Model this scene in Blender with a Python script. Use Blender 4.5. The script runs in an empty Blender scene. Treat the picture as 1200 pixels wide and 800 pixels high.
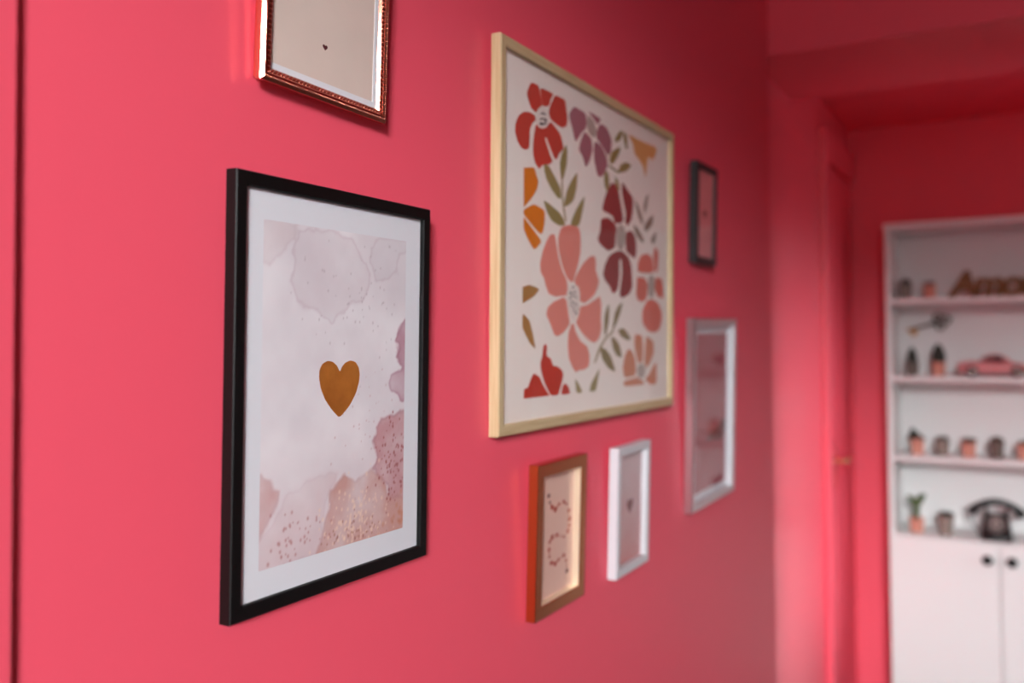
import bpy, bmesh, math, random
import numpy as np
from mathutils import Vector, Matrix
from mathutils.geometry import tessellate_polygon

random.seed(4)
SC = bpy.context.scene
COL = SC.collection
PI = math.pi
EYE = 1.55        # the world's z = 0 lies a quarter metre above the floor
GROUND_Z = -0.25

# ------------------------------------------------------------------ helpers
def lin(c):
    out = []
    for v in c[:3]:
        v = v / 255.0
        out.append(v / 12.92 if v <= 0.04045 else ((v + 0.055) / 1.055) ** 2.4)
    return (out[0], out[1], out[2], 1.0)

def mat(name, rgb, rough=0.5, metal=0.0, spec=0.5, noise=0.0, scale=20.0, stretch=(1, 1, 1), bump=0.0, rgb2=None, coat=0.0):
    m = bpy.data.materials.new(name)
    m.use_nodes = True
    nt = m.node_tree
    b = nt.nodes['Principled BSDF']
    b.inputs['Base Color'].default_value = lin(rgb)
    b.inputs['Roughness'].default_value = rough
    b.inputs['Metallic'].default_value = metal
    b.inputs['Specular IOR Level'].default_value = spec
    b.inputs['Coat Weight'].default_value = coat
    if noise or bump or rgb2:
        tc = nt.nodes.new('ShaderNodeTexCoord')
        mp = nt.nodes.new('ShaderNodeMapping')
        mp.inputs['Scale'].default_value = stretch
        tx = nt.nodes.new('ShaderNodeTexNoise')
        tx.inputs['Scale'].default_value = scale
        tx.inputs['Detail'].default_value = 4
        nt.links.new(tc.outputs['Object'], mp.inputs['Vector'])
        nt.links.new(mp.outputs['Vector'], tx.inputs['Vector'])
        if noise or rgb2:
            mx = nt.nodes.new('ShaderNodeMix')
            mx.data_type = 'RGBA'
            a = lin(rgb)
            c2 = lin(rgb2) if rgb2 else tuple(max(0, v * (1 - noise)) for v in a[:3]) + (1,)
            mx.inputs['A'].default_value = a
            mx.inputs['B'].default_value = c2
            rp = nt.nodes.new('ShaderNodeValToRGB')
            rp.color_ramp.elements[0].position = 0.35
            rp.color_ramp.elements[1].position = 0.65
            nt.links.new(tx.outputs['Fac'], rp.inputs['Fac'])
            nt.links.new(rp.outputs['Color'], mx.inputs['Factor'])
            nt.links.new(mx.outputs['Result'], b.inputs['Base Color'])
        if bump:
            bp = nt.nodes.new('ShaderNodeBump')
            bp.inputs['Strength'].default_value = bump
            bp.inputs['Distance'].default_value = 0.001
            nt.links.new(tx.outputs['Fac'], bp.inputs['Height'])
            nt.links.new(bp.outputs['Normal'], b.inputs['Normal'])
    return m

def glass_mat(name, base=0.07):
    m = bpy.data.materials.new(name)
    m.use_nodes = True
    nt = m.node_tree
    nt.nodes.clear()
    out = nt.nodes.new('ShaderNodeOutputMaterial')
    mix = nt.nodes.new('ShaderNodeMixShader')
    tr = nt.nodes.new('ShaderNodeBsdfTransparent')
    gl = nt.nodes.new('ShaderNodeBsdfGlossy')
    gl.inputs['Roughness'].default_value = 0.02
    tr.inputs['Color'].default_value = (0.98, 0.985, 0.985, 1)
    lw = nt.nodes.new('ShaderNodeLayerWeight')
    lw.inputs['Blend'].default_value = 0.5
    p = nt.nodes.new('ShaderNodeMath'); p.operation = 'POWER'; p.inputs[1].default_value = 5
    ma = nt.nodes.new('ShaderNodeMath'); ma.operation = 'MULTIPLY_ADD'
    ma.inputs[1].default_value = 1 - base; ma.inputs[2].default_value = base
    nt.links.new(lw.outputs['Facing'], p.inputs[0])
    nt.links.new(p.outputs[0], ma.inputs[0])
    nt.links.new(ma.outputs[0], mix.inputs['Fac'])
    nt.links.new(tr.outputs[0], mix.inputs[1])
    nt.links.new(gl.outputs[0], mix.inputs[2])
    nt.links.new(mix.outputs[0], out.inputs['Surface'])
    return m

def link(name, me, mats, parent=None, smooth=False):
    o = bpy.data.objects.new(name, me)
    COL.objects.link(o)
    for m in (mats if isinstance(mats, (list, tuple)) else [mats]):
        me.materials.append(m)
    if smooth:
        for p in me.polygons:
            p.use_smooth = True
    if parent is not None:
        o.parent = parent
    return o

def build(name, bm, mats, parent=None, smooth=False, bevel=0.0, segs=2):
    bmesh.ops.recalc_face_normals(bm, faces=bm.faces)
    me = bpy.data.meshes.new(name)
    bm.to_mesh(me)
    bm.free()
    o = link(name, me, mats, parent, smooth)
    if bevel:
        md = o.modifiers.new('soft_edges', 'BEVEL')
        md.width = bevel
        md.segments = segs
        md.limit_method = 'ANGLE'
        md.angle_limit = math.radians(35)
    return o

def empty(name, loc=(0, 0, 0), rot=(0, 0, 0)):
    o = bpy.data.objects.new(name, None)
    o.empty_display_size = 0.05
    COL.objects.link(o)
    o.location = loc
    o.rotation_euler = rot
    return o

def tag(o, label, cat, group=None):
    o['label'] = label
    o['category'] = cat
    if group:
        o['group'] = group
    return o

def struct(o, label=None, cat=None):
    o['kind'] = 'structure'
    if label:
        o['label'] = label
    if cat:
        o['category'] = cat
    return o

def add_box(bm, x0, x1, y0, y1, z0, z1, mi=0):
    vs = [bm.verts.new(p) for p in ((x0, y0, z0), (x1, y0, z0), (x1, y1, z0), (x0, y1, z0),
                                    (x0, y0, z1), (x1, y0, z1), (x1, y1, z1), (x0, y1, z1))]
    for f in ((0, 3, 2, 1), (4, 5, 6, 7), (0, 1, 5, 4), (1, 2, 6, 5), (2, 3, 7, 6), (3, 0, 4, 7)):
        bm.faces.new([vs[i] for i in f]).material_index = mi

def add_loft(bm, rings, mi=0, close_start=True, close_end=True, cyclic=False):
    R = [[bm.verts.new(p) for p in r] for r in rings]
    n = len(R[0])
    last = len(R) if cyclic else len(R) - 1
    for i in range(last):
        A, B = R[i], R[(i + 1) % len(R)]
        for k in range(n):
            bm.faces.new((A[k], A[(k + 1) % n], B[(k + 1) % n], B[k])).material_index = mi
    if not cyclic:
        if close_start:
            bm.faces.new(R[0][::-1]).material_index = mi
        if close_end:
            bm.faces.new(R[-1]).material_index = mi

def add_lathe(bm, prof, n=24, c=(0, 0, 0), mi=0, axis='z', close=True):
    rings = []
    for r, h in prof:
        ring = []
        for k in range(n):
            a = 2 * PI * k / n
            u, v = max(r, 1e-5) * math.cos(a), max(r, 1e-5) * math.sin(a)
            if axis == 'z':
                p = (c[0] + u, c[1] + v, c[2] + h)
            elif axis == 'x':
                p = (c[0] + h, c[1] + u, c[2] + v)
            else:
                p = (c[0] + u, c[1] + h, c[2] + v)
            ring.append(p)
        rings.append(ring)
    add_loft(bm, rings, mi, close, close)

def add_tube(bm, pts, rad, n=10, mi=0):
    pts = [Vector(p) for p in pts]
    if not isinstance(rad, (list, tuple)):
        rad = [rad] * len(pts)
    rings = []
    up = Vector((0.31, 0.2, 0.93))
    for i, p in enumerate(pts):
        d = (pts[min(i + 1, len(pts) - 1)] - pts[max(i - 1, 0)]).normalized()
        a = d.cross(up)
        if a.length < 1e-3:
            a = d.cross(Vector((1, 0, 0)))
        a.normalize()
        b = d.cross(a).normalized()
        rings.append([p + a * rad[i] * math.cos(2 * PI * k / n) + b * rad[i] * math.sin(2 * PI * k / n) for k in range(n)])
    add_loft(bm, rings, mi)

def add_ellipsoid(bm, c, r, rot=None, u=14, v=9, mi=0):
    M = Matrix.Translation(c) @ (rot.to_4x4() if rot else Matrix.Identity(4)) @ Matrix.Diagonal((r[0], r[1], r[2], 1))
    res = bmesh.ops.create_uvsphere(bm, u_segments=u, v_segments=v, radius=1.0, matrix=M)
    for vv in res['verts']:
        for f in vv.link_faces:
            f.material_index = mi
    return res['verts']

def chaikin(p, it=2, w=0.15):
    for _ in range(it):
        q = []
        n = len(p)
        for i in range(n):
            a, b = p[i], p[(i + 1) % n]
            q.append((a[0] + (b[0] - a[0]) * w, a[1] + (b[1] - a[1]) * w))
            q.append((a[0] + (b[0] - a[0]) * (1 - w), a[1] + (b[1] - a[1]) * (1 - w)))
        p = q
    return p

def add_flat(bm, poly, y, mi=0):
    """a printed shape lying in a picture's plane (u, v in mm), facing -y"""
    pts = []
    for p in poly:
        if not pts or (abs(p[0] - pts[-1][0]) + abs(p[1] - pts[-1][1])) > 1e-4:
            pts.append(p)
    co = [Vector((p[0] / 1000, y, p[1] / 1000)) for p in pts]
    tris = tessellate_polygon([[Vector((c.x, c.z, 0)) for c in co]])
    vs = [bm.verts.new(c) for c in co]
    for t in tris:
        a, b, c = (co[i] for i in t)
        if (b - a).cross(c - a).length < 1e-12:
            continue
        idx = list(t)
        if (b - a).cross(c - a).y > 0:
            idx.reverse()
        try:
            bm.faces.new([vs[i] for i in idx]).material_index = mi
        except ValueError:
            pass

# ------------------------------------------------------------------ artwork drawn as outlines, in mm from the middle of each frame
FLORAL = [
  ('olive', [[-160.0,107.0],[-154.5,107.8],[-152.6,83.6],[-148.5,68.4],[-139.4,44.9],[-144.6,42.6],[-152.4,62.7],[-157.7,82.9]]),
  ('olive', [[-27.1,-190.8],[-6.7,-165.8],[19.0,-147.9],[48.0,-137.2],[56.3,-131.2],[62.8,-133.1],[52.5,-139.7],[23.8,-149.8],[1.7,-167.2],[-20.2,-191.0]]),
  ('olive', [[29.5,165.0],[37.1,167.5],[82.7,162.2],[79.4,157.8]]),
  ('red', [[-266.0,243.0],[-243.2,244.5],[-237.8,240.0],[-231.4,223.1],[-226.6,215.8],[-239.2,209.7],[-249.7,199.1],[-265.5,203.8],[-276.0,216.1],[-279.5,223.4],[-272.8,234.0]]),
  ('red', [[-236.0,243.0],[-187.9,243.5],[-199.1,232.3],[-204.6,220.0],[-224.8,214.6],[-231.4,223.1]]),
  ('red', [[-184.1,242.7],[-146.9,244.4],[-140.7,226.4],[-136.5,213.1],[-140.4,201.7],[-156.3,194.9],[-175.8,196.1],[-198.7,199.9],[-206.3,208.5],[-202.7,219.5],[-193.5,231.9]]),
  ('red', [[-253.2,195.8],[-270.6,196.1],[-287.5,193.2],[-304.1,184.0],[-313.7,170.8],[-315.2,156.2],[-306.8,143.5],[-293.5,136.4],[-280.1,136.5],[-269.9,142.4],[-268.4,157.4],[-268.5,170.4],[-260.0,182.0],[-249.6,187.5]]),
  ('red', [[-249.5,182.6],[-256.3,161.4],[-258.8,141.2],[-257.7,134.8],[-252.3,122.6],[-238.0,114.2],[-225.5,123.0],[-201.6,127.8],[-190.4,134.9],[-201.8,144.8],[-215.0,161.0],[-218.7,167.0],[-213.2,168.1],[-198.2,152.3],[-184.8,139.3],[-175.2,140.9],[-167.5,150.9],[-150.0,162.9],[-160.0,178.5],[-169.9,186.9],[-198.7,197.4],[-213.4,185.0],[-231.6,179.6]]),
  ('pale', [[-226.6,213.8],[-211.9,214.1],[-203.3,205.8],[-204.3,195.4],[-211.6,185.4],[-226.2,179.3],[-240.6,179.4],[-249.5,185.9],[-250.4,195.6],[-240.9,206.8]]),
  ('ink', [[-233.7,201.7],[-226.5,206.1],[-215.5,204.5],[-216.6,201.9],[-226.1,203.5],[-231.9,200.3]]),
  ('ink', [[-236.1,192.0],[-231.8,195.9],[-216.5,197.8],[-210.6,196.1],[-216.5,192.0],[-223.8,192.9],[-219.1,195.6],[-230.0,194.3],[-233.6,190.5]]),
  ('ink', [[-237.1,186.8],[-231.7,188.8],[-223.8,188.6],[-213.5,192.6],[-212.8,190.2],[-224.4,185.7],[-237.1,183.5]]),
  ('orange', [[-287.5,108.5],[-287.5,108.5],[-252.2,114.7],[-246.8,103.7],[-239.5,94.9],[-244.7,80.8],[-262.0,65.3],[-286.7,48.2],[-286.7,48.2]]),
  ('orange', [[-287.3,44.9],[-258.4,56.7],[-247.9,57.3],[-217.4,52.8],[-217.1,34.4],[-224.2,16.8],[-231.4,13.6],[-247.5,19.4],[-268.5,28.6],[-287.3,38.5]]),
  ('orange', [[-287.2,34.8],[-271.9,26.6],[-250.9,15.7],[-229.5,4.6],[-231.2,-0.5],[-252.3,-13.1],[-271.5,0.6],[-287.0,16.0]]),
  ('olive', [[-140.1,171.7],[-136.7,158.2],[-139.7,136.5],[-151.4,113.5],[-157.2,105.6],[-163.3,122.1],[-165.4,135.7],[-157.8,154.4],[-148.0,165.0]]),
  ('olive', [[-221.9,125.2],[-205.3,125.5],[-182.5,110.4],[-163.0,96.1],[-158.9,79.3],[-170.6,77.7],[-193.6,88.2],[-212.4,102.4],[-219.9,114.6]]),
  ('olive', [[-98.4,133.5],[-100.3,107.0],[-112.5,82.0],[-134.9,70.2],[-148.9,67.5],[-147.0,77.4],[-139.2,94.3],[-123.2,112.6]]),
  ('olive', [[-223.0,68.9],[-197.1,63.9],[-166.4,55.7],[-150.6,47.1],[-143.3,37.1],[-166.2,34.1],[-193.0,38.8],[-211.8,51.8]]),
  ('olive', [[-68.0,97.1],[-72.2,80.0],[-84.8,51.2],[-93.2,41.2],[-124.3,37.8],[-118.3,50.9],[-97.8,73.1]]),
  ('pink', [[-190.9,18.9],[-181.4,17.0],[-175.5,1.2],[-167.5,-18.8],[-153.6,-38.6],[-139.5,-50.0],[-133.4,-61.9],[-137.2,-77.9],[-159.0,-79.2],[-180.2,-81.5],[-202.9,-77.4],[-216.0,-61.2],[-217.9,-54.6],[-230.7,-45.4],[-232.6,-32.2],[-225.6,-15.0],[-211.3,4.7],[-200.3,15.1]]),
  ('pink', [[-158.3,33.2],[-126.4,40.2],[-91.0,39.6],[-83.6,24.0],[-84.2,-1.4],[-92.5,-22.0],[-106.9,-44.5],[-113.0,-53.8],[-125.3,-54.5],[-141.6,-44.8],[-157.7,-25.0],[-169.6,-1.7],[-169.8,15.5]]),
  ('pink', [[-108.9,-50.0],[-92.3,-34.6],[-71.1,-18.6],[-49.3,-7.7],[-35.9,-3.9],[-25.9,-4.0],[-19.8,-12.9],[-22.0,-28.1],[-12.7,-38.8],[-5.6,-45.9],[-12.4,-59.5],[-26.1,-71.4],[-46.2,-80.6],[-68.2,-88.7],[-85.4,-84.8],[-92.0,-67.0],[-104.7,-56.9]]),
  ('pink', [[-153.1,-81.2],[-164.8,-85.2],[-183.9,-89.3],[-206.3,-99.4],[-210.6,-111.3],[-198.6,-122.8],[-183.3,-141.4],[-171.8,-145.6],[-152.4,-140.3],[-136.6,-132.3],[-123.7,-123.4],[-130.8,-107.6],[-139.1,-83.3]]),
  ('pink', [[-85.3,-93.8],[-57.2,-91.1],[-26.0,-80.7],[-0.7,-72.5],[4.2,-92.9],[2.1,-115.7],[5.6,-130.8],[-4.6,-147.9],[-25.2,-156.3],[-47.7,-151.7],[-74.1,-140.7],[-95.5,-126.5],[-101.9,-122.1],[-89.4,-108.4]]),
  ('pink', [[-118.4,-123.3],[-108.1,-124.0],[-103.8,-135.5],[-82.5,-153.4],[-56.4,-160.8],[-45.2,-175.7],[-47.2,-195.9],[-69.1,-201.7],[-86.2,-201.2],[-100.9,-205.3],[-115.5,-195.9],[-127.9,-181.5],[-132.2,-160.4],[-130.4,-139.3]]),
  ('pale', [[-113.0,-58.2],[-92.1,-59.8],[-84.2,-73.9],[-91.6,-101.2],[-108.1,-123.1],[-128.8,-105.8],[-140.4,-81.6],[-133.3,-65.5]]),
  ('ink', [[-117.1,-62.0],[-112.1,-60.5],[-109.6,-62.9],[-113.7,-64.8]]),
  ('ink', [[-126.4,-72.2],[-120.2,-70.5],[-116.1,-72.8],[-120.2,-75.1],[-125.1,-74.8]]),
  ('ink', [[-110.8,-70.1],[-104.6,-69.0],[-102.0,-71.4],[-107.0,-73.1]]),
  ('ink', [[-128.3,-80.7],[-122.6,-80.0],[-120.9,-82.6],[-125.8,-83.8]]),
  ('ink', [[-120.9,-86.5],[-114.3,-85.5],[-112.6,-88.5],[-117.6,-89.9]]),
  ('ink', [[-113.6,-76.1],[-108.6,-75.5],[-106.9,-78.5],[-111.9,-79.4]]),
  ('ink', [[-102.8,-77.4],[-98.6,-76.8],[-96.9,-79.8],[-101.1,-80.7]]),
  ('ink', [[-124.1,-91.9],[-119.2,-91.4],[-117.5,-94.2],[-121.6,-95.0]]),
  ('ink', [[-109.3,-88.9],[-103.5,-88.2],[-101.0,-91.6],[-106.0,-92.7]]),
  ('ink', [[-113.4,-94.7],[-108.4,-94.2],[-106.7,-97.4],[-111.7,-98.2]]),
  ('ink', [[-98.5,-90.7],[-94.2,-90.5],[-92.5,-93.7],[-96.7,-94.2]]),
  ('ink', [[-113.3,-100.1],[-108.4,-99.6],[-106.7,-103.1],[-111.6,-103.6]]),
  ('ink', [[-105.0,-104.3],[-99.2,-103.2],[-96.6,-107.7],[-101.6,-109.0]]),
  ('ink', [[-98.4,-97.8],[-94.2,-97.7],[-92.4,-100.9],[-96.7,-101.4]]),
  ('ink', [[-120.2,-76.3],[-116.1,-76.0],[-114.4,-78.0],[-118.5,-78.9]]),
  ('brown', [[-289.2,-71.3],[-289.2,-71.3],[-269.0,-67.0],[-249.9,-68.8],[-233.9,-72.1],[-253.2,-84.5],[-288.9,-96.1],[-288.9,-96.1]]),
  ('brown', [[-288.7,-110.0],[-266.6,-120.7],[-256.0,-140.1],[-245.2,-166.0],[-266.2,-154.8],[-279.9,-141.9],[-289.4,-132.4]]),
  ('brick', [[-214.8,-156.2],[-207.4,-160.0],[-209.1,-175.9],[-194.2,-180.4],[-186.5,-192.4],[-171.2,-192.8],[-153.7,-199.3],[-147.7,-207.3],[-155.4,-222.6],[-166.8,-239.6],[-193.5,-239.1],[-212.2,-221.9],[-225.1,-204.7],[-230.7,-188.0],[-223.7,-176.5],[-220.2,-161.6]]),
  ('brick', [[-251.7,-201.4],[-232.3,-207.8],[-223.1,-218.1],[-197.9,-239.0],[-197.9,-239.0],[-283.7,-238.7],[-283.7,-238.7],[-282.3,-223.6],[-270.4,-223.4],[-260.3,-208.4]]),
  ('brick', [[-141.5,-221.1],[-129.4,-227.2],[-121.2,-239.6],[-157.1,-239.8],[-151.4,-226.2]]),
  ('olive', [[-105.0,-214.0],[-85.9,-227.3],[-73.8,-240.2],[-98.4,-240.2]]),
  ('olive', [[-1.7,-199.9],[-8.5,-217.5],[-18.8,-240.5],[-46.7,-239.9],[-38.0,-225.7],[-15.5,-209.8]]),
  ('leaf', [[38.6,-85.0],[38.8,-103.4],[35.6,-120.8],[21.4,-147.9],[16.5,-130.7],[18.6,-107.7],[28.0,-92.1]]),
  ('leaf', [[104.2,-78.7],[93.0,-98.0],[75.3,-118.2],[57.9,-133.2],[55.3,-128.3],[65.0,-102.7],[80.1,-88.5]]),
  ('leaf', [[78.0,-132.4],[106.3,-128.1],[124.8,-135.6],[147.6,-150.1],[122.3,-151.1],[96.0,-144.8]]),
  ('leaf', [[47.1,-145.5],[65.5,-146.8],[88.4,-159.7],[102.6,-184.1],[75.9,-180.7],[58.2,-167.3]]),
  ('leaf', [[-0.7,-164.5],[21.6,-166.1],[46.0,-178.9],[72.1,-210.3],[36.4,-202.2],[7.5,-184.0]]),
  ('rust', [[130.5,-167.6],[146.7,-170.1],[166.1,-184.8],[171.9,-207.6],[166.4,-219.8],[112.4,-221.9],[104.4,-201.7],[114.6,-179.9]]),
  ('rust', [[165.7,-139.0],[205.3,-142.3],[208.5,-170.7],[205.8,-194.9],[183.0,-195.8],[171.6,-180.7],[162.0,-160.0]]),
  ('rust', [[225.7,-140.8],[267.9,-154.0],[269.3,-175.7],[253.0,-192.7],[229.2,-207.5],[214.5,-196.1],[218.9,-170.8]]),
  ('rust', [[109.9,-227.8],[149.9,-225.3],[177.6,-222.2],[217.7,-234.2],[213.1,-238.6],[110.0,-238.2]]),
  ('rust', [[284.9,-195.1],[285.3,-240.6],[247.4,-240.1],[217.7,-227.9],[241.2,-220.2],[265.2,-203.7]]),
  ('stone', [[197.2,-196.8],[217.5,-201.5],[223.4,-211.1],[214.7,-223.5],[197.5,-226.7],[180.4,-220.3],[176.3,-209.8],[183.0,-200.6]]),
  ('coral', [[203.9,17.6],[227.2,22.3],[257.3,16.6],[271.0,-12.8],[227.6,-18.2],[177.4,-18.2],[180.1,0.1],[192.4,13.6]]),
  ('coral', [[272.4,40.0],[295.6,30.6],[289.6,-9.4],[276.0,-15.1],[263.4,17.1]]),
  ('coral', [[174.7,-28.0],[215.9,-27.0],[233.7,-38.7],[231.0,-64.5],[210.5,-75.5],[181.9,-74.8],[169.4,-62.9],[172.0,-42.0]]),
  ('coral', [[276.0,-22.9],[315.1,-23.3],[324.9,-47.2],[321.8,-64.5],[288.8,-62.1],[271.3,-45.4]]),
  ('coral', [[231.0,-70.9],[264.1,-67.9],[295.2,-75.0],[315.7,-94.2],[315.8,-107.5],[301.9,-128.7],[270.8,-136.7],[234.5,-133.1],[205.1,-118.2],[203.7,-93.0]]),
  ('stone', [[252.7,-18.7],[269.9,-23.7],[274.9,-40.9],[267.1,-60.8],[253.1,-67.9],[238.6,-59.9],[232.6,-43.1],[238.4,-25.6]]),
  ('maroon', [[47.7,138.0],[67.7,134.7],[83.1,124.1],[93.6,101.5],[105.4,74.9],[94.0,66.6],[63.4,63.8],[53.3,76.7],[3.8,80.4],[18.8,109.1]]),
  ('maroon', [[98.4,146.7],[124.9,134.1],[152.2,123.6],[153.5,103.1],[144.4,79.4],[125.6,64.6],[112.2,71.6],[117.4,88.4],[104.0,108.9],[94.9,127.7]]),
  ('maroon', [[0.2,64.7],[33.6,70.9],[63.4,64.1],[73.6,55.4],[66.2,38.8],[66.3,19.2],[34.3,10.1],[0.7,17.2],[-15.2,27.0],[-1.9,43.5]]),
  ('maroon', [[117.7,54.0],[147.3,58.6],[163.9,50.6],[170.8,32.6],[170.9,20.1],[165.4,5.6],[139.6,11.3],[118.1,17.7],[115.2,35.6]]),
  ('maroon', [[74.0,14.3],[39.2,3.2],[20.0,-13.7],[9.7,-33.6],[20.3,-44.4],[44.7,-54.7],[52.2,-65.0],[67.2,-63.8],[79.7,-54.9],[87.1,-26.7],[85.4,-1.0],[95.7,-0.2],[100.1,-25.9],[93.5,-46.2],[86.5,-68.5],[100.5,-72.5],[132.2,-64.5],[152.1,-49.3],[148.1,-29.0],[145.2,-8.7],[131.5,6.6],[104.9,14.6]]),
  ('stone', [[91.4,65.7],[109.7,61.3],[116.2,45.8],[110.0,29.1],[93.5,12.6],[74.9,21.9],[68.7,39.1],[74.6,55.5]]),
  ('plum', [[-131.8,224.4],[-113.3,240.6],[-66.1,238.8],[-62.5,225.1],[-65.8,212.5],[-82.6,201.9],[-107.2,180.2],[-118.2,199.5],[-131.7,217.5]]),
  ('plum', [[-57.5,245.0],[0.1,243.2],[-16.2,228.7],[-25.2,233.0],[-45.9,240.7]]),
  ('plum', [[-4.1,234.2],[23.7,233.2],[47.5,215.1],[44.5,191.6],[30.6,181.5],[5.5,194.5],[-21.9,204.2],[-19.1,219.5]]),
  ('plum', [[-71.4,207.0],[-42.6,200.2],[-36.5,181.9],[-48.0,160.4],[-65.0,144.8],[-76.5,160.3],[-94.5,171.3],[-85.2,189.5]]),
  ('plum', [[-27.8,198.6],[-0.7,195.9],[24.3,180.4],[30.8,163.9],[3.0,138.9],[-15.2,139.0],[-30.4,163.5],[-33.0,182.5]]),
  ('stone', [[-57.5,238.7],[-34.1,233.5],[-19.1,217.0],[-27.9,203.0],[-51.3,205.7],[-64.2,220.0]]),
  ('ochre', [[125.0,241.1],[195.0,240.7],[282.3,244.6],[276.7,227.8],[256.8,213.0],[233.3,217.3],[225.8,190.9],[218.3,170.9],[202.9,195.4],[158.6,209.5],[151.2,227.0]]),
  ('olive', [[88.7,240.5],[102.2,240.6],[90.2,223.3],[65.7,212.9],[61.0,220.3]]),
  ('olive', [[102.2,240.6],[119.4,239.5],[124.5,214.0],[116.2,209.3],[104.4,226.0]]),
  ('olive', [[45.4,168.4],[35.7,177.4],[49.6,195.1],[90.3,210.8],[83.7,196.1],[62.8,177.0]]),
  ('olive', [[74.8,157.9],[89.3,176.3],[116.4,186.2],[145.9,184.5],[116.6,167.7]]),
  ('olive', [[18.3,155.7],[32.8,149.9],[37.9,133.2],[29.3,114.1],[13.8,127.7],[13.6,144.9]]),
  ('olive', [[62.5,151.1],[80.3,143.6],[86.7,128.2],[78.0,124.9],[64.2,137.1]]),
  ('grey', [[236.3,144.1],[229.4,119.1],[214.8,97.7],[207.7,112.1],[220.4,132.9]]),
  ('grey', [[162.2,122.4],[185.9,107.2],[203.3,90.4],[207.4,75.6],[186.1,84.2],[169.0,105.1]]),
  ('grey', [[263.9,104.5],[259.8,84.0],[232.8,68.1],[215.1,63.7],[213.8,76.8],[238.5,92.4]]),
  ('grey', [[157.1,73.0],[186.3,63.3],[210.6,48.9],[207.8,39.7],[175.1,49.6],[159.9,60.5]]),
  ('grey', [[282.7,71.6],[276.6,50.9],[257.1,42.1],[249.7,52.7],[263.0,62.6]]),
]
WASHES = [
  ('corner', [[-123.6,172.7],[-73.1,173.3],[-74.6,156.0],[-85.6,148.5],[-94.6,138.6],[-110.4,127.2],[-122.6,127.6]]),
  ('cloud', [[-72.4,167.0],[-78.0,128.0],[-79.8,113.2],[-70.9,92.9],[-53.3,83.0],[-35.4,80.4],[-16.7,70.0],[-7.4,79.5],[37.0,96.8],[49.6,117.1],[41.3,139.6],[15.3,163.4],[-23.5,171.5]]),
  ('greyr', [[46.5,158.3],[65.2,173.3],[123.3,175.9],[118.4,156.8],[105.5,152.7],[100.8,130.9],[78.4,124.2],[59.1,122.4],[46.9,140.7]]),
  ('purple', [[125.1,89.2],[109.7,74.9],[103.5,64.1],[99.9,52.6],[103.9,45.8],[101.6,32.0],[108.3,19.6],[96.9,16.9],[88.2,11.1],[87.2,0.6],[91.1,-7.1],[103.8,-12.3],[111.8,-22.0],[127.5,-22.9]]),
  ('blob', [[129.4,-31.9],[115.4,-33.0],[91.7,-33.9],[72.1,-38.4],[63.8,-49.6],[59.8,-62.5],[59.5,-71.3],[63.4,-83.5],[57.3,-94.5],[67.1,-107.6],[85.2,-120.0],[90.6,-140.8],[132.1,-155.6]]),
  ('mount', [[-36.5,-175.2],[-23.2,-135.1],[-14.1,-110.9],[7.9,-93.7],[26.1,-106.8],[55.3,-97.2],[75.0,-104.9],[86.9,-129.2],[122.7,-138.1],[123.6,-181.4],[-31.7,-181.0]]),
  ('lowl', [[-124.0,-78.5],[-109.8,-84.8],[-99.3,-96.6],[-92.9,-99.0],[-102.9,-121.2],[-122.6,-146.9]]),
  ('lowm', [[-122.5,-148.3],[-100.6,-132.0],[-84.3,-107.8],[-51.5,-92.6],[-4.1,-92.5],[-25.3,-124.7],[-31.3,-174.3],[-122.0,-176.0]]),
]
HEART = [[-2.3,-32.8],[-15.2,-23.0],[-26.5,-11.3],[-33.5,0.9],[-36.5,11.9],[-36.0,20.9],[-31.4,27.1],[-23.3,30.1],[-14.9,29.0],[-7.8,24.7],[-2.7,17.6],[0.8,23.5],[6.4,27.6],[15.1,29.8],[24.1,27.7],[29.5,21.8],[31.6,14.1],[30.6,5.5],[25.6,-6.7],[14.7,-20.4]]
CHAIN = [[-24.8,62.7],[-20.5,51.5],[-11.9,42.8],[-0.7,37.3],[12.9,43.8],[29.9,44.8],[41.7,39.1],[49.9,27.7],[53.0,13.1],[52.3,3.1],[48.1,-6.3],[32.8,-12.3],[7.0,-4.9],[-9.5,-5.4],[-17.4,-11.3],[-19.5,-23.0],[-17.9,-34.4],[-10.3,-45.8],[3.7,-50.0],[14.6,-46.2],[34.3,-42.8],[43.5,-53.6],[47.3,-70.9]]
SBLOB = [[-34.0,-70.8],[6.3,-56.6],[37.6,-50.5],[80.6,-41.9],[124.8,-26.6],[137.8,-54.0],[105.3,-83.2],[39.1,-77.1]]


# ------------------------------------------------------------------ materials
PAINT = (233, 84, 104)
pink = mat('pink_wall_paint', PAINT, rough=0.5, spec=0.35, bump=0.10, scale=260)
pink_gloss = mat('pink_woodwork_paint', PAINT, rough=0.36, spec=0.9)
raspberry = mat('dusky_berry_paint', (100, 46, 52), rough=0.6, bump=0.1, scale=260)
white_wall = mat('white_wall_paint', (236, 234, 232), rough=0.7, bump=0.1, scale=260)
white_paint = mat('white_furniture_paint', (222, 225, 224), rough=0.4)
white_lacquer = mat('white_frame_lacquer', (198, 198, 202), rough=0.35)
black_lacquer = mat('black_frame_lacquer', (9, 9, 9), rough=0.5, spec=0.25, noise=0.3, scale=90, stretch=(1, 1, 0.1))
oak_floor = mat('grey_oak_floor', (112, 106, 100), rough=0.5, rgb2=(92, 86, 80), scale=6, stretch=(0.4, 8, 1))
wood_v = mat('pale_ash_upright', (198, 178, 140), rough=0.5, rgb2=(182, 158, 118), scale=40, stretch=(6, 6, 0.25))
wood_h = mat('pale_ash_crosspiece', (198, 178, 140), rough=0.5, rgb2=(182, 158, 118), scale=40, stretch=(0.25, 6, 6))
gilt = mat('polished_rose_gilt', (228, 146, 124), rough=0.10, metal=1.0)
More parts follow.
